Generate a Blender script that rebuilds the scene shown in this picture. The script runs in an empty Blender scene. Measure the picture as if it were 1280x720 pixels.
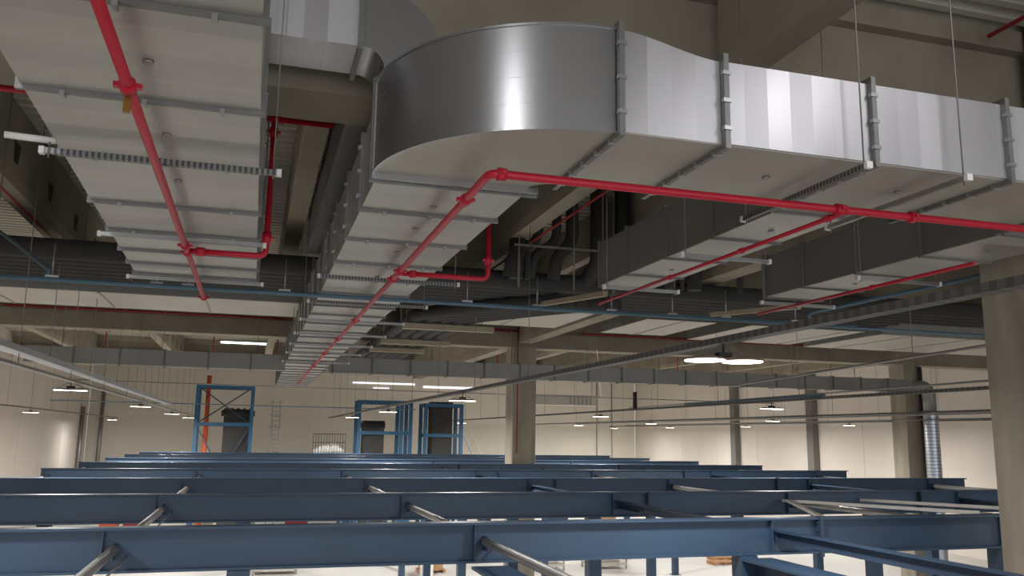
import bpy, math, random
from mathutils import Matrix, Vector
random.seed(7)
H = 6.0                      # eye height above the hall floor; all z below are given from eye level
C = bpy.context.scene.collection
sin, cos, pi = math.sin, math.cos, math.pi

# ---------------------------------------------------------------- materials
def s2l(c):
    return tuple((v/255/12.92) if v/255 <= .04045 else ((v/255+.055)/1.055)**2.4 for v in c) + (1,)
def mat(name, col, rough=.6, metal=0., noise=.12, nscale=3., band=None, bump=0., emit=0., bandamt=.25, streak=None, bper=3.2, spec=.5):
    m = bpy.data.materials.new(name); m.use_nodes = True
    nt = m.node_tree; N = nt.nodes; L = nt.links
    b = N['Principled BSDF']; b.inputs['Metallic'].default_value = metal
    b.inputs['Roughness'].default_value = rough
    b.inputs['Specular IOR Level'].default_value = spec
    geo = N.new('ShaderNodeNewGeometry'); pos = geo.outputs['Position']
    nz = N.new('ShaderNodeTexNoise'); nz.inputs['Scale'].default_value = nscale; nz.inputs['Detail'].default_value = 5
    if streak:
        mp = N.new('ShaderNodeMapping'); mp.inputs['Scale'].default_value = streak
        L.new(pos, mp.inputs['Vector']); L.new(mp.outputs[0], nz.inputs['Vector'])
    else: L.new(pos, nz.inputs['Vector'])
    mr = N.new('ShaderNodeMapRange'); mr.inputs['From Min'].default_value = .3; mr.inputs['From Max'].default_value = .7
    mr.inputs['To Min'].default_value = 1-noise; mr.inputs['To Max'].default_value = 1+noise
    L.new(nz.outputs['Fac'], mr.inputs['Value']); val = mr.outputs[0]
    if band is not None:
        sp = N.new('ShaderNodeSeparateXYZ'); L.new(pos, sp.inputs[0])
        mu = N.new('ShaderNodeMath'); mu.operation = 'MULTIPLY'; mu.inputs[1].default_value = bper; L.new(sp.outputs[band], mu.inputs[0])
        fl = N.new('ShaderNodeMath'); fl.operation = 'FLOOR'; L.new(mu.outputs[0], fl.inputs[0])
        wn = N.new('ShaderNodeTexWhiteNoise'); wn.noise_dimensions = '1D'; L.new(fl.outputs[0], wn.inputs['W'])
        m2 = N.new('ShaderNodeMapRange'); m2.inputs['To Min'].default_value = 1-bandamt; m2.inputs['To Max'].default_value = 1+bandamt
        L.new(wn.outputs['Value'], m2.inputs['Value'])
        mm = N.new('ShaderNodeMath'); mm.operation = 'MULTIPLY'; L.new(val, mm.inputs[0]); L.new(m2.outputs[0], mm.inputs[1]); val = mm.outputs[0]
        rr = N.new('ShaderNodeMapRange'); rr.inputs['To Min'].default_value = rough-.07; rr.inputs['To Max'].default_value = rough+.08
        L.new(wn.outputs['Value'], rr.inputs['Value']); L.new(rr.outputs[0], b.inputs['Roughness'])
    vm = N.new('ShaderNodeVectorMath'); vm.operation = 'SCALE'; vm.inputs[0].default_value = s2l(col)[:3]
    L.new(val, vm.inputs['Scale']); L.new(vm.outputs[0], b.inputs['Base Color'])
    if bump:
        bp = N.new('ShaderNodeBump'); bp.inputs['Strength'].default_value = bump; bp.inputs['Distance'].default_value = .02
        L.new(nz.outputs['Fac'], bp.inputs['Height']); L.new(bp.outputs[0], b.inputs['Normal'])
    if emit:
        b.inputs['Emission Color'].default_value = s2l(col); b.inputs['Emission Strength'].default_value = emit
    return m
def slotmat(name, axis, col=(140, 140, 138), per=22., dk=.09):
    m = mat(name, col, .45, .7, .06); nt = m.node_tree; N = nt.nodes; L = nt.links; b = N['Principled BSDF']
    src = b.inputs['Base Color'].links[0].from_socket
    geo = N.new('ShaderNodeNewGeometry'); sp = N.new('ShaderNodeSeparateXYZ'); L.new(geo.outputs['Position'], sp.inputs[0])
    mu = N.new('ShaderNodeMath'); mu.operation = 'MULTIPLY'; mu.inputs[1].default_value = per; L.new(sp.outputs[axis], mu.inputs[0])
    fr = N.new('ShaderNodeMath'); fr.operation = 'FRACT'; L.new(mu.outputs[0], fr.inputs[0])
    gt = N.new('ShaderNodeMath'); gt.operation = 'GREATER_THAN'; gt.inputs[1].default_value = .5; L.new(fr.outputs[0], gt.inputs[0])
    mx = N.new('ShaderNodeMix'); mx.data_type = 'RGBA'; mx.inputs['B'].default_value = (dk, dk, dk, 1)
    L.new(gt.outputs[0], mx.inputs['Factor']); L.new(src, mx.inputs['A']); L.new(mx.outputs['Result'], b.inputs['Base Color'])
    return m
M = dict(
    bottome=mat('galvanised_elbow_bottom', (180, 175, 163), .5, .35, .04, 1),  # reflected floor tone put into the colour
    conc=mat('concrete', (156, 147, 130), .85, 0, .14, 1.1, bump=.15),
    conc_shade=mat('concrete_shaded', (146, 137, 121), .85, 0, .16, .9, bump=.15),  # concrete with shade put into its colour
    concol=mat('concrete_column', (162, 153, 137), .8, 0, .2, 1.6, streak=(1.5, 1.5, .35), bump=.15),
    deck=mat('steel_deck', (190, 185, 172), .6, .1, .07, .5),
    wall=mat('wall_panels', (226, 220, 208), .75, 0, .03, .3, band=0, bandamt=.015, bper=1.0),
    wallx=mat('wall_panels_side', (224, 215, 206), .75, 0, .03, .3, band=1, bandamt=.015, bper=1.0),
    floor=mat('floor_screed', (200, 198, 194), .55, 0, .05, .4),
    galvx=mat('galvanised_x', (200, 199, 202), .44, .8, .06, 1.2, band=0, bandamt=.1, streak=(1, 1, .3), bper=4.7),
    galvy=mat('galvanised_y', (184, 181, 174), .42, .6, .06, 1.2, band=1, bandamt=.13, streak=(.4, 2, 1), bper=2.6),
    elbow=mat('galvanised_smooth', (172, 173, 176), .3, .9, .03, .8, streak=(1, 1, .4)),
    bottomx=mat('galvanised_bottom', (184, 180, 169), .45, .55, .05, 1, band=0, bandamt=.07, bper=2.2),  # beige of the reflected floor painted into the duct bottom
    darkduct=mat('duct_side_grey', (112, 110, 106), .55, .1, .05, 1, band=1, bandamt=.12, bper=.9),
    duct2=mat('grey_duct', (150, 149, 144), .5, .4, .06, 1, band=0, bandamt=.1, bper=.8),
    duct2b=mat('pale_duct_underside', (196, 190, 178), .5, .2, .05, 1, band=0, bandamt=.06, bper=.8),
    flange=mat('flange_steel', (132, 132, 130), .45, .6, .08, 6),
    clip=mat('clip_steel', (168, 168, 168), .35, .8, .05, 9),
    steel=mat('zinc_steel', (160, 160, 158), .4, .8, .06, 5),
    rod=mat('threaded_rod', (140, 138, 132), .5, .6, .05, 5),
    red=mat('red_paint', (196, 24, 52), .4, 0, .06, 3),
    redd=mat('red_paint_dull', (150, 30, 32), .5, 0, .06, 3),
    orange=mat('orange_paint', (215, 90, 45), .5, 0, .06, 3),
    brass=mat('brass', (150, 110, 50), .4, .7, .06, 3),
    blue=mat('blue_paint', (52, 74, 98), .45, 0, .1, .9, bump=.02),
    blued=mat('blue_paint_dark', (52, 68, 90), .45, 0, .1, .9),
    bluet=mat('blue_tower', (40, 92, 128), .5, 0, .08, .9),
    bpipe=mat('blue_pipe', (92, 122, 140), .45, .1, .08, 1),
    pipeg=mat('grey_tie_pipe', (158, 155, 152), .4, .3, .08, 2),
    rubber=mat('pipe_insulation', (60, 59, 58), .75, 0, .12, 2),
    dark=mat('dark_plastic', (42, 40, 40), .7, 0, .1, 2),
    white=mat('white_plastic', (235, 232, 228), .5, 0, .03, 2),
    beige=mat('beige_channel', (178, 166, 140), .6, .1, .06, 2),
    wood=mat('pallet_wood', (186, 138, 98), .8, 0, .15, 4),
    card=mat('cardboard', (176, 140, 104), .8, 0, .1, 3),
    lens=mat('lamp_lens', (255, 246, 232), .4, 0, 0, 1, emit=9.),
    tube=mat('fluorescent_tube', (230, 255, 246), .4, 0, 0, 1, emit=4.),
    sky=mat('skylight_glass', (245, 247, 255), .4, 0, 0, 1, emit=1.3),
    rim=mat('lamp_rim', (150, 130, 122), .5, .3, .05, 2),
    slotx=slotmat('slotted_x', 0), sloty=slotmat('slotted_y', 1), slott=slotmat('slotted_tray', 1, (122, 122, 120), 7., .13),
    tray=mat('bright_tray', (205, 212, 222), .3, .7, .06, 2),
)

# ---------------------------------------------------------------- mesh helpers
class MB:
    def __init__(s): s.v = []; s.f = []; s.sm = []
    def box(s, x0, x1, y0, y1, z0, z1):
        n = len(s.v)
        s.v += [(x, y, z) for z in (z0, z1) for y in (y0, y1) for x in (x0, x1)]
        for q in ((0,2,3,1),(4,5,7,6),(0,1,5,4),(2,6,7,3),(0,4,6,2),(1,3,7,5)): s.f.append(tuple(n+i for i in q)); s.sm.append(False)
        return s
    def hexa(s, p):      # 8 points ordered like box
        n = len(s.v); s.v += [tuple(q) for q in p]
        for q in ((0,2,3,1),(4,5,7,6),(0,1,5,4),(2,6,7,3),(0,4,6,2),(1,3,7,5)): s.f.append(tuple(n+i for i in q)); s.sm.append(False)
        return s
    def bar(s, a, b, w, h):   # box beam between two points
        a = Vector(a); b = Vector(b); d = (b-a).normalized(); up = Vector((0,0,1)) if abs(d.z) < .95 else Vector((0,1,0))
        r = d.cross(up).normalized()*w/2; u = r.cross(d).normalized()*h/2
        return s.hexa([a-r-u, a+r-u, b-r-u, b+r-u, a-r+u, a+r+u, b-r+u, b+r+u])
    def tube(s, pts, r, n=10, caps=True, radii=None):
        pts = [Vector(p) for p in pts]; k0 = len(s.v); prev = None
        for i, p in enumerate(pts):
            if i == 0: d = pts[1]-p
            elif i == len(pts)-1: d = p-pts[i-1]
            else: d = (pts[i+1]-p).normalized()+(p-pts[i-1]).normalized()
            d.normalize()
            if prev is None:
                a = Vector((0,0,1)) if abs(d.z) < .9 else Vector((1,0,0)); u = d.cross(a).normalized()
            else: u = (prev-d*prev.dot(d)).normalized()
            prev = u; w = d.cross(u); rr = radii[i] if radii else r
            k = 1.
            if 0 < i < len(pts)-1:
                c = (pts[i+1]-p).normalized().dot((p-pts[i-1]).normalized()); k = 1/max(.6, math.sqrt((1+c)/2))
            for j in range(n):
                t = 2*pi*j/n; s.v.append(tuple(p+(u*cos(t)+w*sin(t))*rr*(k if k < 1.05 else 1.0)))
        for i in range(len(pts)-1):
            for j in range(n):
                a = k0+i*n+j; b = k0+i*n+(j+1) % n; s.f.append((a, a+n, b+n, b)); s.sm.append(True)
        if caps:
            s.f.append(tuple(k0+j for j in range(n))); s.sm.append(False)
            s.f.append(tuple(k0+(len(pts)-1)*n+j for j in reversed(range(n)))); s.sm.append(False)
        return s
    def quad(s, a, b, c, d, smooth=False):
        n = len(s.v); s.v += [a, b, c, d]; s.f.append((n, n+1, n+2, n+3)); s.sm.append(smooth); return s
    def prism(s, poly, y0, y1):   # poly of (x,z) extruded along y
        n = len(s.v); m = len(poly)
        s.v += [(x, y0, z) for x, z in poly]+[(x, y1, z) for x, z in poly]
        for i in range(m): j = (i+1) % m; s.f.append((n+i, n+j, n+m+j, n+m+i)); s.sm.append(False)
        s.f.append(tuple(n+i for i in reversed(range(m)))); s.f.append(tuple(n+m+i for i in range(m))); s.sm += [False, False]
        return s
    def build(s, name, m, parent=None):
        off = Vector(parent.location) if parent else Vector((0, 0, 0))
        if parent and parent.parent: off = Vector(parent.matrix_basis.translation)+Vector(parent.parent.location)
        if parent is None:
            xs = [v[0] for v in s.v]; ys = [v[1] for v in s.v]; zs = [v[2] for v in s.v]
            off = Vector(((min(xs)+max(xs))/2, (min(ys)+max(ys))/2, min(zs)+H))
        me = bpy.data.meshes.new(name)
        me.from_pydata([(x-off.x, y-off.y, z+H-off.z) for x, y, z in s.v], [], s.f); me.update()
        me.polygons.foreach_set('use_smooth', s.sm)
        me.materials.append(M[m] if isinstance(m, str) else m)
        o = bpy.data.objects.new(name, me); C.objects.link(o)
        if parent: o.parent = parent
        else: o.location = off
        return o
def tag(o, label=None, cat=None, group=None, kind=None):
    if label: o['label'] = label
    if cat: o['category'] = cat
    if group: o['group'] = group
    if kind: o['kind'] = kind
    return o
def thing(name, loc, label, cat, group=None):
    o = bpy.data.objects.new(name, None); C.objects.link(o); o.location = (loc[0], loc[1], loc[2]+H); o.empty_display_size = .1
    return tag(o, label, cat, group)
ORD = ['first', 'second', 'third', 'fourth', 'fifth', 'sixth', 'seventh', 'eighth', 'ninth', 'tenth', 'eleventh', 'twelfth', 'thirteenth', 'fourteenth', 'fifteenth', 'sixteenth', 'seventeenth', 'eighteenth', 'nineteenth', 'twentieth', 'next to last', 'last', 'extra', 'outer']
def bend(pts, r=.12, n=4):     # round the corners of a path
    out = [Vector(pts[0])]
    for i in range(1, len(pts)-1):
        p = Vector(pts[i]); a = (Vector(pts[i-1])-p); b = (Vector(pts[i+1])-p)
        ra = min(r, a.length*.45, b.length*.45); A = p+a.normalized()*ra; B = p+b.normalized()*ra
        for k in range(n+1):
            t = k/n; out.append(A*(1-t)**2+p*2*t*(1-t)+B*t*t)
    out.append(Vector(pts[-1])); return out

# ---------------------------------------------------------------- camera
YAW, PIT, ROL, F = .2894045, .1726875, .01450739, 1064.95
cam = bpy.data.objects.new('camera', bpy.data.cameras.new('camera')); C.objects.link(cam)
fwd = Vector((sin(YAW)*cos(PIT), cos(YAW)*cos(PIT), sin(PIT))); rt = Vector((cos(YAW), -sin(YAW), 0)); up = rt.cross(fwd)
r_ = rt*cos(ROL)+up*sin(ROL); u_ = -rt*sin(ROL)+up*cos(ROL)
cam.matrix_world = Matrix(((r_.x, u_.x, -fwd.x, 0), (r_.y, u_.y, -fwd.y, 0), (r_.z, u_.z, -fwd.z, H), (0, 0, 0, 1)))
cam.data.sensor_width = 36; cam.data.lens = F/1280*36; cam.data.clip_end = 300; cam.data.clip_start = .05
bpy.context.scene.camera = cam

# ---------------------------------------------------------------- room shell
XL, XR, YB, YF, ZD = -13.4, 37., 80., -14., 5.5
tag(MB().box(XL-.3, XR+.3, YF, YB+.3, -H-.2, -H).build('floor', 'floor'), kind='structure')
d = MB(); y = YF; P = .33                                   # trapezoidal deck, ribs running across the hall
prof = []
while y < YB+.2:
    prof += [(y, ZD), (y+.12, ZD), (y+.16, ZD+.12), (y+.29, ZD+.12)]; y += P
n0 = 0
for yy, zz in prof: d.v += [(XL-.3, yy, zz), (XR+.3, yy, zz)]
for i in range(len(prof)-1): d.f.append((2*i, 2*i+1, 2*i+3, 2*i+2)); d.sm.append(False)
tag(d.build('ceiling', 'deck'), kind='structure')
tag(MB().box(XL-.3, XR+.3, YF, YB+.3, ZD+.14, ZD+.3).build('trim_1', 'conc'), 'roof build-up above the steel deck', kind='structure')
def wall_panels(name, m, horizontal_axis, a0, a1, fixed, thick):
    w = MB(); z = -H; g = .02
    if horizontal_axis == 0: w.box(a0, a1, fixed+.02, fixed+thick, -H, ZD+.14)
    else:
        if thick > 0: w.box(fixed+.02, fixed+thick, a0, a1, -H, ZD+.14)
        else: w.box(fixed+thick, fixed-.02, a0, a1, -H, ZD+.14)
    k = 0; a = a0
    while a < a1-.01:
        b = min(a+6., a1); z = -H
        while z < ZD+.1:
            zt = min(z+1.15, ZD+.14)
            if horizontal_axis == 0: w.box(a+g, b-g, fixed, fixed+.03, z+.01, zt-.01)
            elif thick > 0: w.box(fixed, fixed+.03, a+g, b-g, z+.01, zt-.01)
            else: w.box(fixed-.03, fixed, a+g, b-g, z+.01, zt-.01)
            z += 1.15
        a += 6.
    return tag(w.build(name, m), kind='structure')
wall_panels('wall_back', 'wall', 0, XL, XR, YB, .3)
wall_panels('wall_left', 'wallx', 1, YF, YB, XL, -.3)
wall_panels('wall_right', 'wallx', 1, YF, YB, XR, .3)

# ---------------------------------------------------------------- concrete frame
def column(x, y, label, w=.94, dpt=.93, top=3.4):
    t = thing('concrete_column', (x+w/2, y+dpt/2, -H), label, 'column', 'concrete columns carrying the girders')
    c = .03
    mb = MB(); n = 0
    poly = [(x+c, y), (x+w-c, y), (x+w, y+c), (x+w, y+dpt-c), (x+w-c, y+dpt), (x+c, y+dpt), (x, y+dpt-c), (x, y+c)]
    mb.v = [(a, b, -H) for a, b in poly]+[(a, b, top) for a, b in poly]
    for i in range(8): j = (i+1) % 8; mb.f.append((i, j, 8+j, 8+i)); mb.sm.append(False)
    mb.f += [tuple(reversed(range(8))), tuple(range(8, 16))]; mb.sm += [False]*2
    mb.build('shaft', 'concol', t)
    return t
c1 = column(9.36, 8.2, 'large raw concrete column at the right edge of the picture')
c2 = column(9.36, 31.15, 'raw concrete column standing in the middle of the hall behind the blue beams')
c3 = column(27.4, 31.2, 'distant concrete column beside the vertical spiral duct')
def girder(y, label, m='conc', zb=3.38):
    t = thing('concrete_girder', ((XL+XR)/2, y+.42, 3.4), label, 'girder', 'concrete girders running across the hall')
    MB().box(XL+.03, XR-.03, y, y+.84, zb, zb+.57).build('bottom_flange', m, t)
    MB().box(XL+.03, XR-.03, y+.22, y+.62, zb+.57, 5.2).build('web', 'conc_shade', t)
    MB().box(XL+.03, XR-.03, y+.05, y+.79, 5.2, ZD-.01).build('top_flange', m, t)
    return t
girder(8.3, 'nearest concrete girder crossing above the silver duct elbow', 'conc_shade')
girder(31.2, 'concrete girder crossing the hall over the middle column')
girder(54., 'farthest concrete girder crossing behind the grey duct', zb=4.12)
def beam_y(x0, x1, y0, y1, zb, label, m='conc', fl=True, pockets=False):
    t = thing('concrete_beam', ((x0+x1)/2, (y0+y1)/2, zb), label, 'beam', 'concrete roof beams running lengthwise')
    w = .02 if fl else 0
    MB().box(x0-w, x1+w, y0, y1, zb, zb+.22).build('bottom_flange', m, t)
    MB().box(x0, x1, y0, y1, zb+.22, ZD).build('web', 'conc_shade', t)
    if pockets:
        for k in range(int((y1-y0)/2.6)):
            yy = y0+1.4+k*2.6
            p = MB(); n = 0
            xx = x1+.004
            p.hexa([(xx-.02, yy+.1, zb+.42), (xx, yy+.1, zb+.42), (xx-.02, yy+.34, zb+.42), (xx, yy+.34, zb+.42),
                    (xx-.02, yy, zb+.78), (xx, yy, zb+.78), (xx-.02, yy+.44, zb+.78), (xx, yy+.44, zb+.78)])
            p.build('opening_shade_patch', 'dark', t)  # dark plate on the web, painting the shade of an opening
    return t
bays = [(-12., 8.28, 'nearest bay'), (9.16, 31.18, 'middle bay'), (32.06, 53.98, 'far bay')]
NEAR_DARK = True
bx_ = [(-9.2, -8.9, 4.1, 'second from the left wall'), (-4.55, -4.2, 4.1, 'left of the silver ducts'), (.42, .72, 4.1, 'seen between the two silver ducts'),
       (4.95, 5.25, 4.1, 'right of the long silver duct'), (9.6, 10.1, 3.55, 'on the column line'), (14.2, 14.5, 4.1, 'right of the column line'),
       (18.1, 18.4, 4.15, 'two along from the column line'), (23., 23.3, 4.1, 'third from the right wall'), (27.6, 27.9, 4.1, 'over the right column line'), (32.2, 32.5, 4.1, 'nearest the right wall')]
for i, (x0, x1, zb, w) in enumerate(bx_):
    for j, (y0, y1, bn) in enumerate(bays):
        if j == 0 and not (x0 == 4.95 or x0 > 9 and x0 < 15): continue
        beam_y(x0, x1, y0, y1, zb, 'concrete roof beam in the %s, %s' % (bn, w), pockets=(x1 == -4.2 and j in (1, 2)), m='conc_shade' if j == 0 else 'conc')  # nearest bay takes the concrete with shade painted in
beam_y(7.74, 7.97, 9.16, 31.18, 4.42, 'concrete roof beam above the dark side of the second silver branch duct')

# ---------------------------------------------------------------- silver ducts
def ring(mb, axis, p, a0, a1, z0, z1, w=.045, e=.05):   # flange frame round a duct; axis 1: duct runs along y
    B = (lambda u0, u1, v0, v1: mb.box(u0, u1, p-w/2, p+w/2, v0, v1)) if axis == 1 else (lambda u0, u1, v0, v1: mb.box(p-w/2, p+w/2, u0, u1, v0, v1))
    B(a0-e, a1+e, z0-e, z0-.001); B(a0-e, a1+e, z1+.001, z1+e); B(a0-e, a0-.001, z0, z1); B(a1+.001, a1+e, z0, z1)
    return mb
def clips(par, axis, p, a0, a1, z0, z1, step=.3, s=.016):
    n = max(2, int((a1-a0)/step)); L_ = []
    for i in range(n):
        a = a0+(i+.5)*(a1-a0)/n
        L_.append((a-s, a+s, p-.035, p+.035, z0-.06, z0-.02) if axis == 1 else (p-.035, p+.035, a-s, a+s, z0-.06, z0-.02))
    for i in range(3):
        z = z0+(i+.5)*(z1-z0)/3
        a = a0
        q = (a-.06, a-.02)
        L_.append((q[0], q[1], p-.035, p+.035, z-s, z+s) if axis == 1 else (p-.035, p+.035, q[0], q[1], z-s, z+s))
    for b in L_: MB().box(*b).build('clip', 'clip', par)
def knob(t, x, y, z):
    MB().tube([(x, y, z+.0), (x, y, z-.018)], .035, 12).build('test_port', 'steel', t)
# duct A, left
t = thing('silver_air_duct', (-.85, 8.5, 2.3), 'wide silver rectangular duct overhead at the upper left, with red pipe beneath', 'air duct')
def ax(y): return -1.60-.021*(y-4.)
mb = MB(); mb.hexa([(ax(-1), -1, 2.3), (-.09, -1, 2.3), (ax(13.4), 13.4, 2.3), (-.09, 13.4, 2.3), (ax(-1), -1, 3.), (-.09, -1, 3.), (ax(13.4), 13.4, 3.), (-.09, 13.4, 3.)])
mb.build('duct_body', 'galvy', t)
for y in (3.3, 4.7, 6.17, 7.65, 9.2, 10.5, 11.6, 12.5, 13.35):
    f = ring(MB(), 1, y, ax(y), -.09, 2.3, 3., w=.035, e=.035); f = f.build('flange', 'flange', t)
    clips(f, 1, y, ax(y), -.09, 2.3, 3., .45) if y < 11 else None
for y in (5.5, 6.9, 8.2, 9.3, 10.6): knob(t, -.72-.01*y, y, 2.3)
# duct B with elbow and T
t = thing('silver_air_duct', (2.5, 7.3, 2.3), 'large silver duct curving through a big elbow and running off into the hall', 'air duct')
MB().box(.93, 2.36, 7.4, 44., 2.3, 3.08).build('long_body', 'galvy', t)
cx, cy, Ro, Ri, n = 2.53, 7.35, 1.65, .2, 32
e = MB(); n0 = 0
def arc(R, k): a = (pi/2)*k/n; return (cx-R*sin(a), cy-R*cos(a))
for R, fl in ((Ro, 0), (Ri, 1)):
    b0 = len(e.v)
    for k in range(n+1):
        x, y = arc(R, k); e.v += [(x, y, 2.3), (x, y, 3.13)]
    for k in range(n):
        q = (b0+2*k, b0+2*k+1, b0+2*k+3, b0+2*k+2); e.f.append(q if not fl else q[::-1]); e.sm.append(True)
for z, fl in ((2.3, 0), (3.13, 1)):
    b0 = len(e.v)
    for k in range(n+1):
        for R in (Ro, Ri): x, y = arc(R, k); e.v.append((x, y, z))
    for k in range(n):
        q = (b0+2*k, b0+2*k+2, b0+2*k+3, b0+2*k+1); e.f.append(q if not fl else q[::-1]); e.sm.append(False)
el = e.build('elbow', 'elbow', t)
eb = MB(); 
for k in range(n+1):
    for R_ in (Ro-.003, Ri+.003): x, y = arc(R_, k); eb.v.append((x, y, 2.296))
for k in range(n): eb.f.append((2*k, 2*k+1, 2*k+3, 2*k+2)); eb.sm.append(False)
eb.build('bottom_sheet', 'bottome', t)
for z0, z1, R0 in ((2.285, 2.3, Ro+.012), (3.13, 3.15, Ro+.012), (2.50, 2.506, Ro+.0015), (2.71, 2.716, Ro+.0015), (2.92, 2.926, Ro+.0015)):
    ed = MB(); pts = [arc(R0, k) for k in range(n+1)]; pin = [arc(R0-.03, k) for k in range(n+1)]
    for k in range(n):
        ed.hexa([(*pts[k], z0), (*pin[k], z0), (*pts[k+1], z0), (*pin[k+1], z0), (*pts[k], z1), (*pin[k], z1), (*pts[k+1], z1), (*pin[k+1], z1)])
    ed.build('seam', 'elbow', el)
# transition and straight run to the right (curving profile of the top edge)
tr = MB(); xs = [2.53+.9*i/8 for i in range(9)]
def ztop(x): u = (x-2.53)/.9; u = max(0, min(1, u)); return 3.13-.14*(u*u*(3-2*u))
for a, b in zip(xs[:-1], xs[1:]): tr.hexa([(a, 5.69, 2.3), (b, 5.69, 2.3), (a, 7.14, 2.3), (b, 7.14, 2.3), (a, 5.69, ztop(a)), (b, 5.69, ztop(b)), (a, 7.14, ztop(a)), (b, 7.14, ztop(b))])
tr.build('transition', 'galvx', t)
MB().box(3.43, 12., 5.68, 7.13, 2.302, 2.99).build('cross_body', 'galvx', t)
MB().box(2.56, 12., 5.70, 7.12, 2.292, 2.301).build('bottom_sheet', 'bottomx', t)
for x, h in ((2.53, 3.13), (3.43, 2.99), (4.83, 2.99), (6.25, 2.99), (7.65, 2.99), (9.05, 2.99)):
    f = ring(MB(), 0, x, 5.68, 7.13, 2.3, h).build('flange', 'flange', t)
    clips(f, 0, x, 5.68, 7.13, 2.3, h, .28)
MB_f = ring(MB(), 1, 7.335, .93, 2.36, 2.3, 3.13, e=.06, w=.04).build('flange', 'clip', t)
y = 7.4; i = 0
while y < 44:
    f = ring(MB(), 1, y, .93, 2.36, 2.3, 3.13 if i == 0 else 3.08, e=.035+.04*(i == 0), w=.045 if i == 0 else .035)
    f = f.build('flange', 'flange', t)
    if i < 5: clips(f, 1, y, .93, 2.36, 2.3, 3.08, .2 if i == 0 else .4)
    y += (1.22, 1.4, 1.45)[i % 3]; i += 1
for y in (8.3, 9.3, 10.6, 12.4): knob(t, 1.62, y, 2.3)
for x in (4.2, 5.6): knob(t, x, 6.3, 2.292)
# branches 2 and 3
def branch(x0, x1, w, ys, ye=12.):
    t = thing('silver_branch_duct', ((x0+x1)/2, 10, 2.3), w, 'air duct')
    MB().hexa([(x0, 7.15, 2.302), (x1, 7.15, 2.302), (x0, ye, 2.302), (x1, ye, 2.302), (x0, 7.15, 2.96), (x1, 7.15, 2.96), (x0, ye, 2.96), (x1, ye, 2.96)]).build('duct_body', 'darkduct', t)  # shade of the duct sides painted in as a darker body colour
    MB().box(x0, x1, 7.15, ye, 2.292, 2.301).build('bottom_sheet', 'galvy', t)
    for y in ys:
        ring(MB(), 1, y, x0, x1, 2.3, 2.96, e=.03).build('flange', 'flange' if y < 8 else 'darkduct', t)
    for y in (8., 10.4): knob(t, (x0+x1)/2, y, 2.292)
    return t
branch(4.95, 5.8, 'silver branch duct with shade-darkened side leaving the curved duct, left one of two', (7.25, 8.5, 9.7, 10.9, 11.9))
branch(7.85, 8.9, 'silver branch duct with shade-darkened side leaving the curved duct, right one nearer the column', (7.25, 8.5, 9.7, 10.9, 11.9))
# upper duct with down-turned elbow
t = thing('upper_air_duct', (0, 7.7, 3.5), 'upper silver duct that turns down behind the big elbow', 'air duct')
MB().box(-5., .75, 7.4, 8.05, 3.5, 4.12).build('duct_body', 'galvx', t)
u = MB(); ccx, ccz, n = .75, 3.3, 16
for y, fl in ((7.4, 0), (8.05, 1)):
    b0 = len(u.v)
    for k in range(n+1):
        a = (pi/2)*k/n
        for R in (.82, .2): u.v.append((ccx+R*sin(a), y, ccz+R*cos(a)))
    for k in range(n): q = (b0+2*k, b0+2*k+2, b0+2*k+3, b0+2*k+1); u.f.append(q if fl else q[::-1]); u.sm.append(False)
for R in (.82, .2):
    b0 = len(u.v)
    for k in range(n+1):
        a = (pi/2)*k/n; u.v += [(ccx+R*sin(a), 7.4, ccz+R*cos(a)), (ccx+R*sin(a), 8.05, ccz+R*cos(a))]
    for k in range(n): u.f.append((b0+2*k, b0+2*k+1, b0+2*k+3, b0+2*k+2)); u.sm.append(True)
u.build('elbow', 'elbow', t)
MB().box(.96, 1.56, 7.42, 8.03, 3.085, 3.3).build('down_spout', 'galvx', t)
f = ring(MB(), 0, .72, 7.4, 8.05, 3.5, 4.12).build('flange', 'flange', t)
# dark duct above, right of the little beam
t = thing('dark_insulated_duct', (1.5, 14, 3.5), 'dark insulated duct overhead to the left of the long silver duct', 'air duct')
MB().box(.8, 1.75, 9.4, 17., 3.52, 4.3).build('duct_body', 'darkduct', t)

# ---------------------------------------------------------------- hangers
def hanger(x0, x1, y, z, label, axis=0, m='slotx', top=ZD, ends=True, rods=True, w=.045):
    if axis == 0: p0, p1 = (x0, y), (x1, y)
    else: p0, p1 = (y, x0), (y, x1)
    t = thing('trapeze_hanger', ((p0[0]+p1[0])/2, (p0[1]+p1[1])/2, z), label, 'hanger', 'trapeze hangers under the ducts')
    mb = MB()
    if axis == 0: mb.box(x0, x1, y-w/2, y+w/2, z-w, z)
    else: mb.box(y-w/2, y+w/2, x0, x1, z-w, z)
    mb.build('rail', m, t)
    if rods:
        for q, s in ((p0, 1), (p1, -1)):
            qx = q[0]+(.05*s if axis == 0 else 0); qy = q[1]+(.05*s if axis else 0)
            MB().tube([(qx, qy, z-.08), (qx, qy, top)], .007, 6).build('rod', 'rod', t)
    if ends:
        for q, s in ((p0, 1), (p1, -1)):
            if axis == 0: MB().box(q[0]-.02, q[0]+.02, q[1]-w/2-.006, q[1]+w/2+.006, z-w-.006, z+.006).build('end_cap', 'white', t)
            else: MB().box(q[0]-w/2-.006, q[0]+w/2+.006, q[1]-.02, q[1]+.02, z-w-.006, z+.006).build('end_cap', 'white', t)
    return t
hanger(-1.75, .08, 7.32, 2.22, 'slotted rail hanger under the left silver duct, end stub white', 0)
MB_ = MB().tube([(-2.02, 7.3, 2.29), (-1.66, 7.34, 2.29)], .028, 12)
tag(MB_.build('white_tube', 'white'), 'short white tube sticking out at the left edge of the wide silver duct', 'tube')
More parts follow.
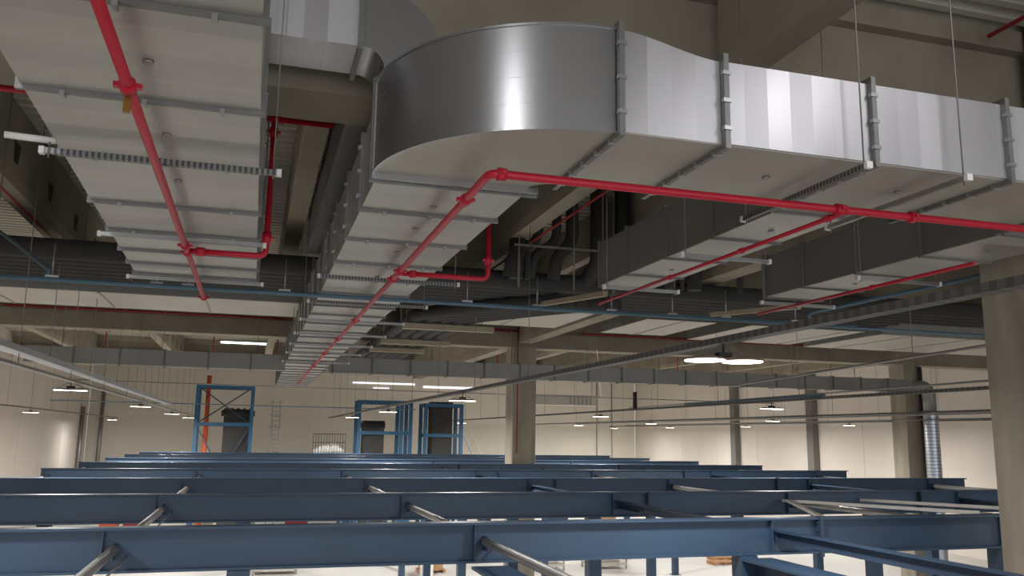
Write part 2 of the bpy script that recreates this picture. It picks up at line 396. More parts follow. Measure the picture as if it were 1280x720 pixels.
for y, w in ((10.3, 'second'), (13.1, 'last')):
    hanger(ax(y)-.06, 0., y, 2.21, 'rail hanger under the left silver duct, %s from the front' % w, 0, 'steel')
hanger(5.5, 7.35, 4.62, 2.22, 'slotted rail hanger under the cross duct right of the elbow, left one', 1, 'sloty')
hanger(5.5, 7.35, 5.62, 2.22, 'plain rail hanger under the cross duct, right one', 1, 'steel')
for i, y in enumerate((12.0, 14.4, 16.8, 19.2, 21.6, 24., 27.)):
    hanger(.75, 2.75, y, 2.2, 'rail hanger under the long silver duct, %s from the front' % ORD[i], 0, 'slotx' if i < 2 else 'steel')
hanger(4.8, 6.0, 9., 2.2, 'rail hanger under the left branch duct, front one', 0, 'steel')
hanger(4.8, 6.0, 11.4, 2.2, 'rail hanger under the left branch duct, rear one', 0, 'steel')
hanger(7.7, 9.05, 9.5, 2.2, 'rail hanger under the right branch duct, front one', 0, 'steel')
hanger(7.7, 9.05, 11.8, 2.2, 'rail hanger under the right branch duct, rear one', 0, 'steel')

# ---------------------------------------------------------------- red sprinkler pipes
def pipe(pts, r, m, label, name='sprinkler_pipe', cat='pipe', joints=(), r2=None, clampm='red', group=None, n=10, bd=.1):
    o = MB().tube(bend(pts, bd) if len(pts) > 2 else pts, r, n)
    if not joints: return tag(o.build(name, m), label, cat, group)
    t = thing(name, pts[0], label, cat, group); o.build('tube', m, t)
    for (p, q) in joints:
        p = Vector(p); q = Vector(q); d = (q-p)
        k = MB().tube([p, q], r*1.5, n)
        u = d.normalized().cross(Vector((0, 0, 1))); 
        if u.length < .1: u = Vector((1, 0, 0))
        u.normalize(); mid = (p+q)/2
        for s in (-1, 1): k.bar(mid+u*s*r*1.3, mid+u*s*r*2.3, (q-p).length*.55, r*.8)
        k.build('coupling', clampm, t)
    return t
R = .036
def jy(x, y, z, l=.1): return ((x, y-l/2, z), (x, y+l/2, z))
def jx(x, y, z, l=.1): return ((x-l/2, y, z), (x+l/2, y, z))
pipe([(1.71, 38, 2.1), (1.71, 6.42, 2.1), (12, 6.42, 2.1)], R, 'red', 'bright red sprinkler pipe crossing under the curved duct and running back along the long duct',
     joints=[jx(1.81, 6.42, 2.1, .07), jy(1.71, 7.25, 2.1), jy(1.71, 10.85, 2.1, .16), jy(1.71, 11.45, 2.1), jy(1.71, 16., 2.1, .14), jy(1.71, 19.3, 2.1, .14), jy(1.71, 23., 2.1, .14), jy(1.71, 27.4, 2.1, .16), jx(5.05, 6.42, 2.1, .1), jx(5.85, 6.42, 2.1, .05)])
pipe([(1.73, 11., 2.1), (2.93, 11., 2.1), (2.93, 11., 2.95)], R*.95, 'red', 'short red pipe branching right beneath the long duct and turning up', joints=[jx(1.9, 11., 2.1, .08), ((2.93, 11., 2.3), (2.93, 11., 2.42))])
pipe([(-.87, -.5, 2.1), (-.87, 14.2, 2.1)], R, 'red', 'bright red pipe running under the wide silver duct at upper left', joints=[jy(-.87, 5.45, 2.1, .09), jy(-.87, 10.2, 2.1), jy(-.87, 10.6, 2.1), jy(-.87, 14.15, 2.1, .1)])
tag(MB().box(-.9, -.86, 5.52, 5.56, 1.96, 2.07).build('brass_clip', 'brass'), 'small brass clip hanging from the red pipe at upper left', 'clip')
pipe([(-.85, 10.5, 2.1), (0.02, 10.5, 2.1), (.02, 10.5, 3.83)], R, 'red', 'red pipe branch that turns up at the right side of the wide duct', joints=[jx(-.72, 10.5, 2.1), ((.02, 10.5, 2.25), (.02, 10.5, 2.4)), ((.02, 10.5, 3.6), (.02, 10.5, 3.73))])
pipe([(-4.1, 10.5, 3.84), (.74, 10.5, 3.84)], R, 'red', 'red pipe running across above and behind the silver ducts', joints=[jx(.05, 10.5, 3.84, .14)])
pipe([(5.05, 6.45, 2.06), (5.05, 12.2, 2.06)], .022, 'red', 'thin red pipe under the left branch duct', joints=[jy(5.05, 6.6, 2.06, .08), jy(5.05, 8.1, 2.06, .05), jy(5.05, 9.8, 2.06, .05)])
pipe([(7.75, 7.6, 2.02), (7.75, 12., 2.02)], .022, 'red', 'thin red pipe under the right branch duct', joints=[jy(7.75, 9.3, 2.02, .05)])
pipe([(-4.28, 9.3, 3.98), (-4.28, 31., 3.98)], .022, 'redd', 'thin dull red pipe under the concrete beam at far left', joints=[jy(-4.28, 13.5, 3.98, .1)])
pipe([(5.3, 9.3, 3.98), (5.3, 31., 3.98)], .025, 'redd', 'thin red pipe under the concrete beam right of the long duct')
pipe([(6.4, 5.2, 5.25), (6.4, 8.2, 5.25)], .03, 'red', 'red pipe near the roof at top right, left one')
pipe([(8.9, 5.2, 5.25), (8.9, 8.2, 5.25)], .03, 'red', 'red pipe near the roof at top right, right one')
for x0, x1, w in ((-8., 1.1, 'left'), (4.6, 9.5, 'middle'), (12., 17.6, 'right of the middle column'), (18.5, 30., 'far right')):
    pipe([(x0, 30.9, 3.98), (x1, 30.9, 3.98)], .035, 'redd', 'red pipe along the front of the middle girder, %s stretch' % w)
for x0, w in ((9.7, 'beside the middle column'), (16.9, 'right of the middle column'), (24.5, 'farther right')):
    pipe([(x0, 30.9, 4.0), (x0, 25.5, 4.0)], .03, 'redd', 'short red branch pipe meeting the girder pipe %s' % w)
for x0, w in ((-6.6, 'far left'), (-2., 'left'), (.9, 'by the tube light'), (6.4, 'left of the middle column'), (11.8, 'right of the middle column'), (17.3, 'at the cable tray'), (22, 'far right')):
    pipe([(x0, 33, 4.4), (x0, 42, 4.4), (x0, 42, 2.9)], .03, 'redd', 'thin red drop pipe behind the middle girder, %s' % w, bd=.08)
pipe([(9.52, 31.05, 5.), (9.52, 31.05, -.6)], .02, 'redd', 'thin red vertical pipe on the face of the middle concrete column')

# ---------------------------------------------------------------- dark insulated pipes
for i in range(7):
    y = 17.2+i*.43; x1 = 18.+.3*i if i < 4 else 16.5
    tag(MB().tube([(-10., y, 3.3), (x1, y, 3.3)], .2, 12).build('insulated_pipe', 'rubber'),
        'long dark insulated pipe crossing the hall, %s from the front in its bundle' % ORD[i], 'pipe', 'dark pipe bundle crossing the hall')
for i in range(5):
    x = 3.75+i*.36
    p = [(x+2.6, 17.6, 3.02), (x+1.5, 18.6, 3.0), (x, 21., 3.0), (x, 37., 3.0)]
    tag(MB().tube(bend(p, .6, 5), .165, 10).build('insulated_pipe', 'rubber'), 'dark insulated pipe running away beside the long duct, %s from the left' % ORD[i], 'pipe', 'dark pipes beside the long duct')
for i, y in enumerate((21.5, 25.4, 28., 33.8)):
    t = thing('pipe_support', (4.4, y, 2.8), 'beige channel carrying the dark pipes, %s from the front' % ORD[i], 'support', 'beige channels under the dark pipes')
    MB().box(3.5, 5.9-(.3*i), y-.1, y+.1, 2.68, 2.82).build('channel', 'beige', t)
    for x in (3.6, 5.6-.3*i): MB().tube([(x, y, 2.88), (x, y, 4.08 if 4.8 < x < 5.4 else ZD-.02)], .012, 6).build('rod', 'rod', t)
risers = [(6.9, .17, 0, 'tall thick'), (7.48, .17, 0, 'second tall thick'), (6.3, .14, -.35, 'dog-legged with a wide top'), (5.95, .1, -.5, 'slim dog-legged'), (5.55, .1, -.6, 'stepped'),
          (5.05, .15, 0, 'short thick left'), (5.3, .06, 0, 'short slim left'), (8.6, .1, 0, 'short behind the branch duct'), (8.9, .05, 0, 'thin behind the branch duct'), (9.2, .16, 0, 'thick behind the branch duct'), (10.35, .07, 0, 'slim behind the branch duct')]
for i, (x, r, off, w) in enumerate(risers):
    y = 16.7
    if off: p = [(x, y, ZD-.02), (x, y, 4.1), (x+off, y, 3.78), (x+off*1.1, y+.1, 3.3)]
    elif i < 2: p = [(x, y, ZD-.02), (x, y, 3.65), (x-.15, y+.5, 3.3), (x-.6, y+1.2, 3.25)]
    else: p = [(x, y, 4.08 if i in (5, 6, 10, 9) else ZD-.02), (x, y, 3.25)]
    tag(MB().tube(bend(p, .25, 5), r, 12).build('insulated_pipe', 'rubber'), 'vertical dark insulated pipe, %s, dropping to the bundle' % w, 'pipe', 'dark vertical pipes')
t = thing('pipe_support', (6.3, 16.3, 3.9), 'thin cross rail in front of the vertical dark pipes', 'support')
MB().box(4.9, 7.2, 16.3, 16.34, 3.86, 3.9).build('rail', 'steel', t)
for x in (5., 6.2, 7.1): MB().tube([(x, 16.32, 3.0), (x, 16.32, ZD)], .018, 6).build('rod', 'rod', t)
# small beige brackets
for x, w in ((6.1, 'left'), (10.4, 'middle')):
    t = thing('bracket', (x, 17., 2.9), 'slanting beige bracket under the dark pipe bundle, %s one' % w, 'bracket')
    MB().bar((x-.1, 17.9, 2.93), (x+.2, 14.9, 2.72), .1, .1).build('arm', 'beige', t)
    MB().tube([(x+.2, 15., 2.72), (x+.2, 15., ZD)], .015, 6).build('rod', 'rod', t)

# ---------------------------------------------------------------- blue pipe across
t = thing('blue_pipe', (3, 13.9, 2.2), 'thin blue-grey pipe crossing the whole hall below the dark bundle', 'pipe')
MB().tube([(-9., 13.9, 2.2), (11.2, 13.9, 2.2)], .035, 10).build('tube', 'bpipe', t)
for x in (-3., -1.55, -1.1, .35, 3.35, 4.6, 6.0, 7.2, 8.3, 9.8):
    k = MB().tube([(x, 13.9, 2.24), (x, 13.9, 2.75)], .012, 6); k.box(x-.09, x+.09, 13.87, 13.93, 2.24, 2.265); k.build('pipe_clip', 'clip', t)
pipe([(-5.9, 19.2, 4.5), (-3.05, 13.9, 2.35), (-3.05, 13.9, 2.2)], .03, 'bpipe', 'slanting pale blue pipe joining the crossing pipe at far left', 'blue_pipe', n=8)
pipe([(-2.35, 8., 3.0), (-2.35, 8., 2.0)], .02, 'bpipe', 'short vertical blue pipe at the far left edge', 'blue_pipe', n=8)
pipe([(10.1, 13.9, 2.2), (10.1, 13.9, 2.42), (10.1, 9.2, 2.42)], .035, 'bpipe', 'blue-grey pipe turning toward the right column', 'blue_pipe')
pipe([(11.4, 17.5, 2.75), (22, 17.5, 2.75)], .035, 'bpipe', 'blue pipe seen through the gap left of the right column', 'blue_pipe')

# ---------------------------------------------------------------- flat ducts beyond the bundle
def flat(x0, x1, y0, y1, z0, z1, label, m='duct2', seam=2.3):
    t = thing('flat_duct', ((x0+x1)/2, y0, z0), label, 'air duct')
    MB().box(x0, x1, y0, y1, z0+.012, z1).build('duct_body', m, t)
    MB().box(x0+.01, x1-.01, y0+.01, y1-.01, z0, z0+.011).build('bottom_sheet', 'duct2b', t)  # light from below painted in as a paler underside
    x = x0+seam*.5
    while x < x1: ring(MB(), 0, x, y0, y1, z0, z1, e=.015).build('flange', 'duct2', t); x += seam
    return t
flat(-7., 1.6, 21., 23.6, 3.1, 3.5, 'wide flat grey duct with pale underside behind the dark pipes at left')
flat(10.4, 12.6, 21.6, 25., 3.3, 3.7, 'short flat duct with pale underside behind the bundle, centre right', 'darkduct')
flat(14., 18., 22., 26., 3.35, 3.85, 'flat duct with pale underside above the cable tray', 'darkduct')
flat(18.6, 27., 22., 26., 3.3, 4.0, 'flat grey duct with pale underside left of the right column')
flat(6.2, 9.2, 22.5, 26., 3.5, 3.8, 'pale flat duct just left of the middle column top', 'duct2')
# long grey duct with spiral end
t = thing('grey_air_duct', (10, 30.2, 2.1), 'long slim grey duct crossing the hall low in front of the middle column', 'air duct')
MB().box(-7., .92, 29.9, 30.4, 2.1, 2.62).build('duct_body', 'duct2', t)
MB().box(2.37, 26.7, 29.9, 30.4, 2.1, 2.62).build('duct_body', 'duct2', t)
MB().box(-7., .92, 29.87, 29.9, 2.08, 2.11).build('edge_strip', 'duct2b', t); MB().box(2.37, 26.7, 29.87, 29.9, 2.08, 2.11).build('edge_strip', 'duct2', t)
x = -5.6
while x < 26.5:
    if not .9 < x < 2.4: MB().box(x-.03, x+.03, 29.87, 30.43, 2.07, 2.65).build('flange', 'darkduct', t)
    x += 1.35
MB().tube(bend([(26.7, 30.15, 2.36), (27.75, 30.15, 2.36), (27.75, 30.15, 1.3)], .75, 8), .27, 20).build('elbow', 'duct2', t)
sd = MB().tube([(27.75, 30.15, 1.3), (27.75, 30.15, -H)], .3, 20, caps=False)
sd = sd.build('spiral_duct', 'tray', t)
z = 1.2; sp = MB()
while z > -2.5: sp.tube([(27.75, 30.15, z), (27.75, 30.15, z-.03)], .315, 20); z -= .14
sp.build('spiral_seam', 'steel', sd)
x = -6.; i = 0
rods = MB()
t2 = []
while x < 26:
    MB().tube([(x, 30.15, 2.6), (x, 30.15, ZD)], .014, 6).build('rod', 'rod', t); x += 3.

# ---------------------------------------------------------------- cable trays, conduits and lamps
def tray(x, y0, y1, z, label, m='slott', w=.16, h=.07, top=ZD-.02):
    t = thing('cable_tray', (x, (y0+y1)/2, z), label, 'cable tray')
    mb = MB(); mb.box(x-w/2, x+w/2, y0, y1, z, z+.008); mb.box(x-w/2, x-w/2+.008, y0, y1, z+.008, z+h); mb.box(x+w/2-.008, x+w/2, y0, y1, z+.008, z+h)
    mb.build('channel', m, t)
    MB().tube([(x-.02, y0, z+.04), (x-.02, y1, z+.04)], .03, 8).build('cable', 'rubber', t)
    y = y0+1.5; 
    while y < y1 and y < 60:
        if top == 4.1 and y < 12.5: y += 4.2; continue
        MB().tube([(x, y, z+.04), (x, y, top)], .008, 5).build('rod', 'rod', t); y += 4.2
    return t
LX = [(-3.9, 'left of the silver ducts'), (5., 'right of the long duct'), (13.9, 'right of the column line'), (22.8, 'third line from the left'), (31.7, 'nearest the right wall')]
tray(5., 1.5, 60., 1.06, 'long perforated cable tray running from lower centre up to the right edge', top=4.1)
tray(13.9, 9.8, 62., 1.05, 'perforated cable tray behind the right column')
tray(22.8, 16., 70., 1.02, 'dark cable tray over the third lamp row')
tray(31.7, 24., 74., 1.02, 'dark cable tray over the lamp row nearest the right wall')
tray(-3.7, 9.8, 60., 1.0, 'dark cable tray carrying the lamps at left', 'steel', .1, .05)
t = tray(-3.75, 8., 42., 1.22, 'bright shiny cable tray at far left above the lamps', 'tray', .26, .1)
tray(-10.2, 15., 74., .98, 'thin conduit tray along the left wall', 'steel', .06, .04)
pipe([(13.3, 9.5, 1.95), (13.3, 22., 1.55)], .03, 'pipeg', 'pale conduit slanting away behind the right column', 'conduit', 'conduit')
pipe([(18.2, 14., 1.62), (18.2, 40., 1.5)], .03, 'pipeg', 'thin grey conduit under the roof right of centre', 'conduit', 'conduit')
pipe([(21., 18., .9), (21., 55., .9)], .03, 'pipeg', 'low pale conduit at right, above the farthest lamps', 'conduit', 'conduit')
pipe([(27., 24., .95), (27., 60., .95)], .03, 'rod', 'thin brownish conduit at right in front of the wall', 'conduit', 'conduit')
pipe([(-7, 36, 1.9), (24, 36, 1.75)], .025, 'pipeg', 'thin pale line crossing the hall below the grey duct', 'conduit', 'conduit')
pipe([(-9, 44, 1.35), (8, 44, 1.3)], .025, 'bpipe', 'thin greenish line crossing in front of the blue towers', 'conduit', 'conduit')
pipe([(14., 33.6, 1.7), (12.7, 30.9, 3.4)], .02, 'white', 'thin white cable slanting down from the girder', 'cable', 'cable')
tag(MB().box(13.84, 13.9, 18.6, 26., 1.13, 1.19).build('blue_strip', 'bpipe'), 'pale blue strip lying on the cable tray behind the right column', 'strip')
tag(MB().tube([(28.15, 31.05, 3.3), (28.15, 31.05, -H)], .09, 10).build('dark_conduit', 'rubber'), 'dark vertical conduit on the distant concrete column', 'conduit')
tag(MB().box(13.85, 13.97, 30., 30.1, 1.1, 1.75).build('drop_bracket', 'dark'), 'short dark vertical bracket above the cable tray right of the middle column', 'bracket')

def lamp(x, y, z, label, size=.7, light=True):
    t = thing('high_bay_lamp', (x, y, z), label, 'lamp', 'twin high bay lamps')
    for s in (-1, 1):
        c = x+s*size*.25
        d_ = MB().tube([(c, y, z+.008), (c, y, z+.03), (c, y, z+.05)], .1, 20, radii=[size*.25, size*.25, size*.12]); d_.build('housing', 'rim', t)
        MB().tube([(c, y, z), (c, y, z+.008)], size*.235, 20).build('lens', 'lens', t)
    MB().box(x-.08, x+.08, y-.05, y+.05, z+.05, z+.1).build('driver_box', 'dark', t)
    for s in (-1, 1): MB().tube([(x+s*size*.4, y, z+.04), (x, y, z+.2)], .006, 6).build('cable', 'rod', t)
    MB().tube([(x, y, z+.1), (x, y, z+.26)], .012, 6).build('hook', 'dark', t)
    if light:
        l = bpy.data.lights.new('lamp_light', 'AREA'); l.shape = 'DISK'; l.size = .6; l.energy = LAMP_W if y < 15 else (330 if y < 30 else (260 if x < -9 else 620 if x < 12 else 480)); l.color = (1., .965, .92)
        o = bpy.data.objects.new('lamp_light', l); C.objects.link(o); o.parent = t; o.location = (0, 0, -.03)
LAMP_W = 150
rows = [(-10.2, (46., 71.), 'against the left wall'), (-3.9, (20.9, 33.4, 46., 57.5), 'under the shiny tray at left'), (5., (8.45, 21., 33.4, 46.), 'under the long perforated tray'),
        (13.9, (21., 33.4, 46., 58.5), 'in the row right of the middle column'), (22.8, (34.4, 47., 59., 71.), 'in the third row to the right'), (31.7, (40.5, 51., 62., 73.), 'in the row nearest the right wall')]
for x, ys, w in rows:
    for i, y in enumerate(ys):
        lamp(x, y, .86 if x > -9 else .8, 'lit twin high bay lamp %s, %s from front' % (w, ORD[i]), size=.95 if y < 10 else .7)
# tube light and skylights
t = thing('tube_light', (-.5, 45., 4.4), 'lit fluorescent tube fitting high up beyond the middle girder at left', 'lamp')
MB().box(-1.9, .5, 44.9, 45.1, 4.5, 4.62).build('housing', 'steel', t); MB().box(-1.8, .4, 44.92, 45.08, 4.42, 4.5).build('diffuser', 'tube', t)
def skylight(x0, x1, y0, y1, i):
    tag(MB().box(x0, x1, y0, y1, ZD-.03, ZD-.01).build('window_%d' % i, 'sky'), kind='structure')
for i, (x0, x1, z0, z1) in enumerate(((8.6, 14.4, 4.66, 4.78), (15.2, 20.5, 4.42, 4.6), (10.5, 12., 4.25, 4.32))):
    tag(MB().box(x0, x1, YB-.05, YB-.01, z0, z1).build('window_%d' % (i+3), 'sky'), 'bright strip window high on the back wall', kind='structure')
skylight(10.6, 14., 60., 67., 1); skylight(10.6, 13.8, 35.5, 39., 2)

# ---------------------------------------------------------------- blue mezzanine frame
BY = [10.1+5.2*i for i in range(8)]
def ibeam(mb_parent, x0, x1, y, zt, h=.46, b=.2, tf=.028):
    t = mb_parent
    MB().box(x0, x1, y-b/2, y+b/2, zt-tf, zt).build('top_flange', 'blue', t)
    MB().box(x0, x1, y-.012, y+.012, zt-h+tf, zt-tf).build('web', 'blue', t)
    MB().box(x0, x1, y-b/2, y+b/2, zt-h, zt-h+tf).build('bottom_flange', 'blue', t)
TX = [-5.1, -1.3, 2.7, 6.7, 10.5, 14.7, 18.7]
for i, y in enumerate(BY):
    x0, x1 = -5.3, 19.9
    t = thing('blue_steel_beam', ((x0+x1)/2, y, -1.46), 'long blue painted steel beam crossing the hall, %s from the front' % ORD[i], 'beam', 'blue steel beams in rows')
    ibeam(t, x0, x1, y, -1.)
    for x in TX if i < 4 else ():
        MB().box(x-.13, x-.118, y-.09, y-.012, -1.43, -1.03).build('stiffener', 'blue', t)
    for x in (7.3, 13.6):
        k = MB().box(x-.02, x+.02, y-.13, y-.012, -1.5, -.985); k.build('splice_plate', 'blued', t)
        if i < 2:
            for s in range(4): MB().tube([(x-.05, y-.07, -1.4+.11*s), (x+.05, y-.07, -1.4+.11*s)], .012, 6).build('bolt', 'dark', t)
for i in range(-1, 7):
    ya = BY[i]+.11 if i >= 0 else 1.5; yb = BY[i+1]-.014
    where = 'in front of the first blue beam' if i < 0 else 'between the %s and %s blue beams' % (ORD[i], ORD[i+1])
    for k, x in enumerate(TX):
        if i < 0 and (x < -2 or x > 7): continue
        z = -1.22; nm = '%s from the left' % ORD[k]
        if k in (3, 5):
            t = thing('blue_tie_beam', (x, (ya+yb)/2, z), 'slim blue tie beam %s, %s' % (where, nm), 'beam', 'tie members between the blue beams')
            MB().box(x-.07, x+.07, ya, yb, z+.04, z+.055).build('top_flange', 'blue', t)
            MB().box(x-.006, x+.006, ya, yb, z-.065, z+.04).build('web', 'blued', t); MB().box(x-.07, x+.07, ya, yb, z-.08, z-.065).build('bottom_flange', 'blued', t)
        else:
            t = thing('tie_pipe', (x, (ya+yb)/2, z), 'grey round tie pipe %s, %s' % (where, nm), 'pipe', 'tie members between the blue beams')
            MB().tube([(x, ya, z), (x, yb-.08, z)], .05, 14).build('tube', 'pipeg', t)
            MB().box(x-.01, x+.01, yb-.2, yb, z-.1, z+.06).build('gusset', 'blued', t)
            if k in (1, 2): MB().tube([(x+.12, ya, z-.08), (x+.12, yb, z-.08)], .012, 8).build('stay_rod', 'pipeg', t)
# loose pale profiles between first and second beams, right
for x, w, dx in ((10.25, 'left', 0), (12.1, 'right', 0.25)):
    t = thing('pale_profile', (x, 12.7, -1.2), 'pale grey profile lying between the two nearest blue beams, %s one' % w, 'profile')
    MB().bar((x, 15.2, -1.18), (x-dx, 10.35, -1.0), .07, .05).build('rail', 'white', t)
    MB().bar((x+.12, 15.1, -1.2), (x+.3-dx, 10.4, -1.03), .05, .04).build('second_rail', 'pipeg', t)
    if w == 'left': MB().bar((x-.02, 15.0, -1.17), (x-.15, 13.2, -1.5), .1, .05).build('leg', 'white', t)
# secondary beams below
for x, w in ((2.75, 'left one'), (6.3, 'right one')):
    t = thing('lower_blue_beam', (x, 6, -1.8), 'wide blue lower beam running toward the viewer under the nearest beam, %s' % w, 'beam')
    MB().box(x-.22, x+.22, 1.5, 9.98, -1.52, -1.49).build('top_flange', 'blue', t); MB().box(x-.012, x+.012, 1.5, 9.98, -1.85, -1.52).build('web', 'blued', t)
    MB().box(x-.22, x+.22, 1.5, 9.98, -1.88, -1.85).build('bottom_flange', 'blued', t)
for i, y in enumerate(BY):
    for k, x in enumerate((-.05, 6.2, 10.45 if i == 0 else 12.4, 18.6)):
        t = thing('blue_steel_post', (x, y, -H), 'blue steel post under the %s beam, %s from the left' % (ORD[i], ORD[k]), 'post', 'blue posts under the beams')
        w = .12 if (i or k != 2) else .17
        MB().box(x-w, x+w, y-w, y+w, -H+.02, -1.465).build('shaft', 'blue', t)
        MB().box(x-.2, x+.2, y-.2, y+.2, -H, -H+.02).build('base_plate', 'blued', t)

# ---------------------------------------------------------------- towers at the back
def tower(x0, x1, y, zt, zc, label, posts=(), brace=True, diag=1):
    t = thing('blue_frame_tower', ((x0+x1)/2, y, -H), label, 'frame', 'blue steel towers against the back')
    for yy in (y, y+1.6):
        for x in (x0, x1)+tuple(posts):
            MB().box(x-.1, x+.1, yy-.1, yy+.1, -H, zt).build('post', 'bluet', t)
        for z in (zt-.1, zc, -2.2): MB().box(x0-.1, x1+.1, yy-.07, yy+.07, z-.1, z+.1).build('crossbar', 'bluet', t)
    for x in (x0, x1): MB().box(x-.07, x+.07, y, y+1.6, zt-.2, zt).build('side_bar', 'bluet', t)
    if brace:
        for (a, b) in (((x0, zc), (x1, zt-.1)), ((x1, zc), (x0, zt-.1)), ((x0, zc), ((x0+x1)/2, -2.2)), ((x1, zc), ((x0+x1)/2, -2.2))):
            MB().bar((a[0], y+.06, a[1]), (b[0], y+.06, b[1]), .07, .07).build('brace', 'blued', t)
def machine(x, y, zt, w, label, lid=True):
    t = thing('dark_machine', (x, y, -H), label, 'machine', 'dark machines inside the blue towers')
    MB().box(x-w/2, x+w/2, y-w/2, y+w/2, -H, zt-.35).build('body', 'rubber', t)
    k = MB(); k.tube([(x, y, zt-.42), (x, y, zt-.1), (x, y, zt-.04)], w*.6, 16, radii=[w*.62, w*.62, w*.5]); k.build('cap', 'dark', t)
    m = MB()
    for i in range(5): a = x-w*.45+i*w*.225; m.box(a-.08, a+.08, y-w*.5, y+w*.4, zt-.1, zt+.02)
    m.build('rib', 'dark', t)
tower(-3.05, -.1, 51, 2.65, .45, 'tall blue braced steel tower at the back left')
machine(-.85, 52., 1.35, 1.5, 'dark machine with ribbed cap inside the left blue tower')
pipe([(-2.55, 51.9, 3.2), (-2.55, 51.9, -H)], .13, 'orange', 'orange vertical pipe inside the left blue tower', 'orange_pipe')
tower(5.95, 9.0, 51, 2.0, .1, 'blue open frame tower left of the middle column', posts=(8.45,), brace=False)
machine(6.9, 52., .8, 1.2, 'dark machine inside the middle blue tower')
tower(9.9, 12.1, 51, 1.9, 0., 'blue frame tower just left of the middle column', brace=False)
machine(11., 52., 2.0, 1.25, 'tall dark machine inside the right blue tower')
t = thing('diagonal_conveyor', (13.8, 60., -2), 'bright white sloping profile leaning beside the middle column', 'profile')
MB().bar((13.2, 56, .6), (14.8, 56, -2.6), .22, .1).build('rail', 'white', t); MB().bar((13.8, 56, .6), (15.4, 56, -2.6), .1, .1).build('second_rail', 'white', t)
# ladder cage
t = thing('wall_ladder', (1.4, 60, -H), 'tall caged steel ladder beside the left blue tower', 'ladder')
for x in (1.2, 1.7): MB().box(x-.03, x+.03, 60, 60.06, -H, 2.2).build('side_rail', 'steel', t)
r = MB(); z = -2.5
while z < 2.1: r.box(1.2, 1.7, 60, 60.04, z, z+.04); z += .3
r.build('rung', 'steel', t)
c = MB(); z = -2.
while z < 2.1: c.tube([(1.1, 60, z), (1.05, 59.5, z), (1.45, 59.2, z), (1.85, 59.5, z), (1.8, 60, z)], .03, 6); z += .8
c.build('cage', 'steel', t)
# mesh cage on the beams
t = thing('wire_mesh_bin', (4.2, 50, -1), 'wire mesh bin with white wrapped goods at the back of the blue beams', 'bin')
g = MB()
for i in range(13): g.box(3.3+.15*i, 3.33+.15*i, 50, 50.03, -1.1, .0)
for z in (-.02, -.5): g.box(3.3, 5.13, 50, 50.04, z, z+.04)
g.build('mesh_panel', 'dark', t)
MB().box(3.25, 5.2, 50, 51.2, -1.2, -1.1).build('tray', 'steel', t)
w_ = MB().tube([(3.4, 50.6, -1.0), (3.9, 50.5, -.85), (4.6, 50.6, -.8), (5.05, 50.6, -1.0)], .2, 8, radii=[.12, .25, .28, .12]); w_.build('wrapped_goods', 'white', t)
for z in (-H,): 
    k = MB()
    for x in (3.3, 5.1): k.box(x-.04, x+.04, 50.2, 50.28, -H, -1.2)
    k.build('stand', 'steel', t)

# ---------------------------------------------------------------- wall posts and pipes
for x, y, w in ((XR-.12, 50.8, 'nearer'), (XR-.12, 60.7, 'farther')):
    tag(MB().box(x-.35, x+.1, y-.35, y+.35, -H, ZD-.02).build('steel_wall_post', 'darkduct'), 'dark grey steel post on the right wall, %s one' % w, 'post')
tag(MB().box(XR-1.8, XR-1.4, 40.2, 40.6, -H, ZD-.02).build('steel_wall_post', 'darkduct'), 'dark steel post beside the distant concrete column', 'post')
tag(MB().tube([(XR-.15, 40.8, -2.), (XR-.15, 40.8, -H)], .12, 10).build('wall_pipe', 'redd'), 'red vertical pipe on the right wall low down', 'pipe')
tag(MB().tube([(XL+.2, 76.5, 1.9), (XL+.2, 76.5, -H)], .16, 10).build('wall_pipe', 'steel'), 'grey downpipe on the left wall near the back corner', 'pipe')
tag(MB().tube([(XL+1.1, YB-.2, 3.5), (XL+1.1, YB-.2, -H)], .16, 10).build('wall_pipe', 'steel'), 'grey downpipe on the back wall by the left corner', 'pipe')
for i, x in enumerate((XR-4.2, XR-2.6)):
    tag(MB().tube([(x, YB-.15, ZD-.1), (x, YB-.15, -H)], .05, 8).build('wall_conduit', 'steel'), 'thin conduit on the back wall at right, %s one' % ('left', 'right')[i], 'conduit')
t = thing('wall_unit', (17.8, 70, 1.6), 'pale boxy air unit hanging right of the middle column', 'air unit')
MB().box(14.9, 19.3, 47., 48., 1.85, 2.45).build('body', 'duct2b', t)
g = MB(); 
for i in range(6): g.box(17.6+.25*i, 17.7+.25*i, 46.98, 47., 1.9, 2.4)
g.build('grille', 'steel', t)
for x in (15., 19.2): MB().tube([(x, 47.5, 2.45), (x, 47.5, ZD)], .02, 6).build('rod', 'rod', t)

# ---------------------------------------------------------------- goods on the floor
def rack(x, y, label):
    t = thing('metal_rack', (x, y, -H), label, 'rack', 'low metal racks on the floor')
    for a in (-.9, .9):
        for b in (-.5, .5): MB().box(x+a-.03, x+a+.03, y+b-.03, y+b+.03, -H, -H+1.3).build('upright', 'steel', t)
    for z in (.2, .6, 1.): MB().box(x-.95, x+.95, y-.55, y+.55, -H+z, -H+z+.09).build('shelf', 'duct2b', t)
    return t
rack(16.2, 38.6, 'low metal rack of flat panels on the floor below the nearest beam, centre right')
rack(13.1, 38.6, 'low metal rack of flat panels on the floor left of the other rack')
rack(1.3, 40., 'low metal rack on the floor seen under the beam at left')
def pallet(x, y, label, load=None):
    t = thing('wooden_pallet', (x, y, -H), label, 'pallet', 'wooden pallets on the floor')
    k = MB()
    for i in range(5): k.box(x-.6, x+.6, y-.4+i*.18, y-.3+i*.18, -H+.12, -H+.145)
    for a in (-.55, 0, .55): k.box(x+a-.05, x+a+.05, y-.4, y+.4, -H, -H+.12)
    k.build('boards', 'wood', t)
    return t
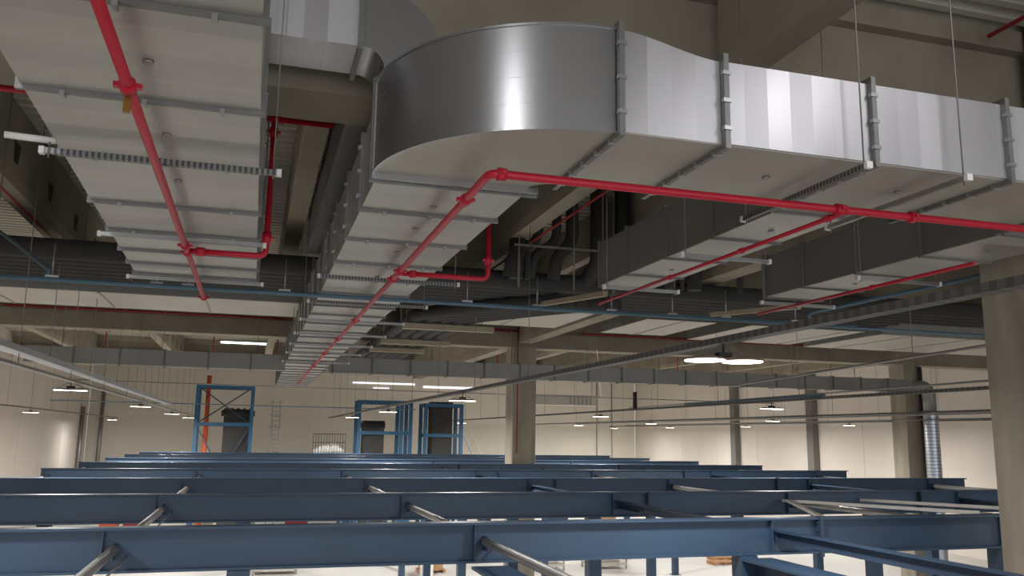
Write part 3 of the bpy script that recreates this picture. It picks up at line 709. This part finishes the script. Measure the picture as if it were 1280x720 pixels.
pallet(22.4, 38.6, 'wooden pallet on the floor right of the rack'); pallet(23.2, 40., 'second wooden pallet behind the first one')
pallet(8.0, 39., 'wooden pallet under a cardboard box at centre')
tag(MB().box(7.5, 8.5, 38.7, 39.3, -H+.15, -H+.75).build('cardboard_box', 'card'), 'brown cardboard box on the centre pallet', 'box')
tag(MB().box(7.4, 7.9, 37.9, 38.4, -H, -H+.6).build('white_bag', 'white'), 'white bag on the floor beside the cardboard box', 'bag')
random.seed(4)
cols = ['dark', 'bluet', 'white', 'rubber', 'redd', 'card', 'duct2', 'orange', 'blued', 'beige']
nm = {'dark': 'black', 'bluet': 'bright blue', 'white': 'white', 'rubber': 'charcoal', 'redd': 'dark red', 'card': 'brown', 'duct2': 'grey', 'orange': 'orange', 'blued': 'navy', 'beige': 'beige'}
x = -11.5; i = 0
while x < 26:
    w = random.uniform(.4, 1.6); h = random.uniform(.5, 1.3); c_ = cols[(i*7+i//3) % 10]
    t = thing('storage_crate', (x+w/2, 56.4, -H), '%s storage crate on the far floor, standing %s along its row' % (nm[c_], ORD[i]), 'crate', 'crates on the far floor')
    MB().box(x, x+w, 56, 56.8, -H, -H+h).build('body', c_, t); MB().box(x-.02, x+w+.02, 55.98, 56.82, -H+h, -H+h+.06).build('lid', c_, t)
    x += w+random.choice((.3, .8, 1.8, 2.6)); i += 1

# ---------------------------------------------------------------- light
W = bpy.data.worlds.new('world'); bpy.context.scene.world = W; W.use_nodes = True
bg = W.node_tree.nodes['Background']; bg.inputs['Color'].default_value = (.93, .95, 1., 1); bg.inputs['Strength'].default_value = 1.5
def area(name, loc, tgt, sx, sy, e, col):
    l = bpy.data.lights.new(name, 'AREA'); l.shape = 'RECTANGLE'; l.size = sx; l.size_y = sy; l.energy = e; l.color = col
    o = bpy.data.objects.new(name, l); C.objects.link(o); o.location = (loc[0], loc[1], loc[2]+H)
    o.rotation_euler = (Vector(tgt)-Vector(loc)).to_track_quat('-Z', 'Y').to_euler()
area('highlight_fill_left', (-2.9, .4, 5.1), (1.8, 6., 2.6), .7, 1.6, 85, (.97, .97, 1.))  # unseen lamp added to throw the highlight on the elbow
area('highlight_fill_right', (6.4, 1.2, 4.9), (4.0, 5.7, 2.6), 1.8, 1.3, 68, (.98, .96, 1.))  # unseen lamp added to brighten the cross duct front
for x, y in ((-3.9, 8.5), (-3.9, -4.), (5., -4.), (13.9, 8.5), (13.9, -4.)):
    lamp(x, y, .86, 'lit twin high bay lamp %s of the viewer, row at %s' % ('beside' if y > 0 else 'behind', 'left' if x < 0 else ('centre' if x < 6 else 'right')))
sc = bpy.context.scene
sc.view_settings.view_transform = 'Standard'; sc.view_settings.exposure = 0; sc.view_settings.look = 'None'
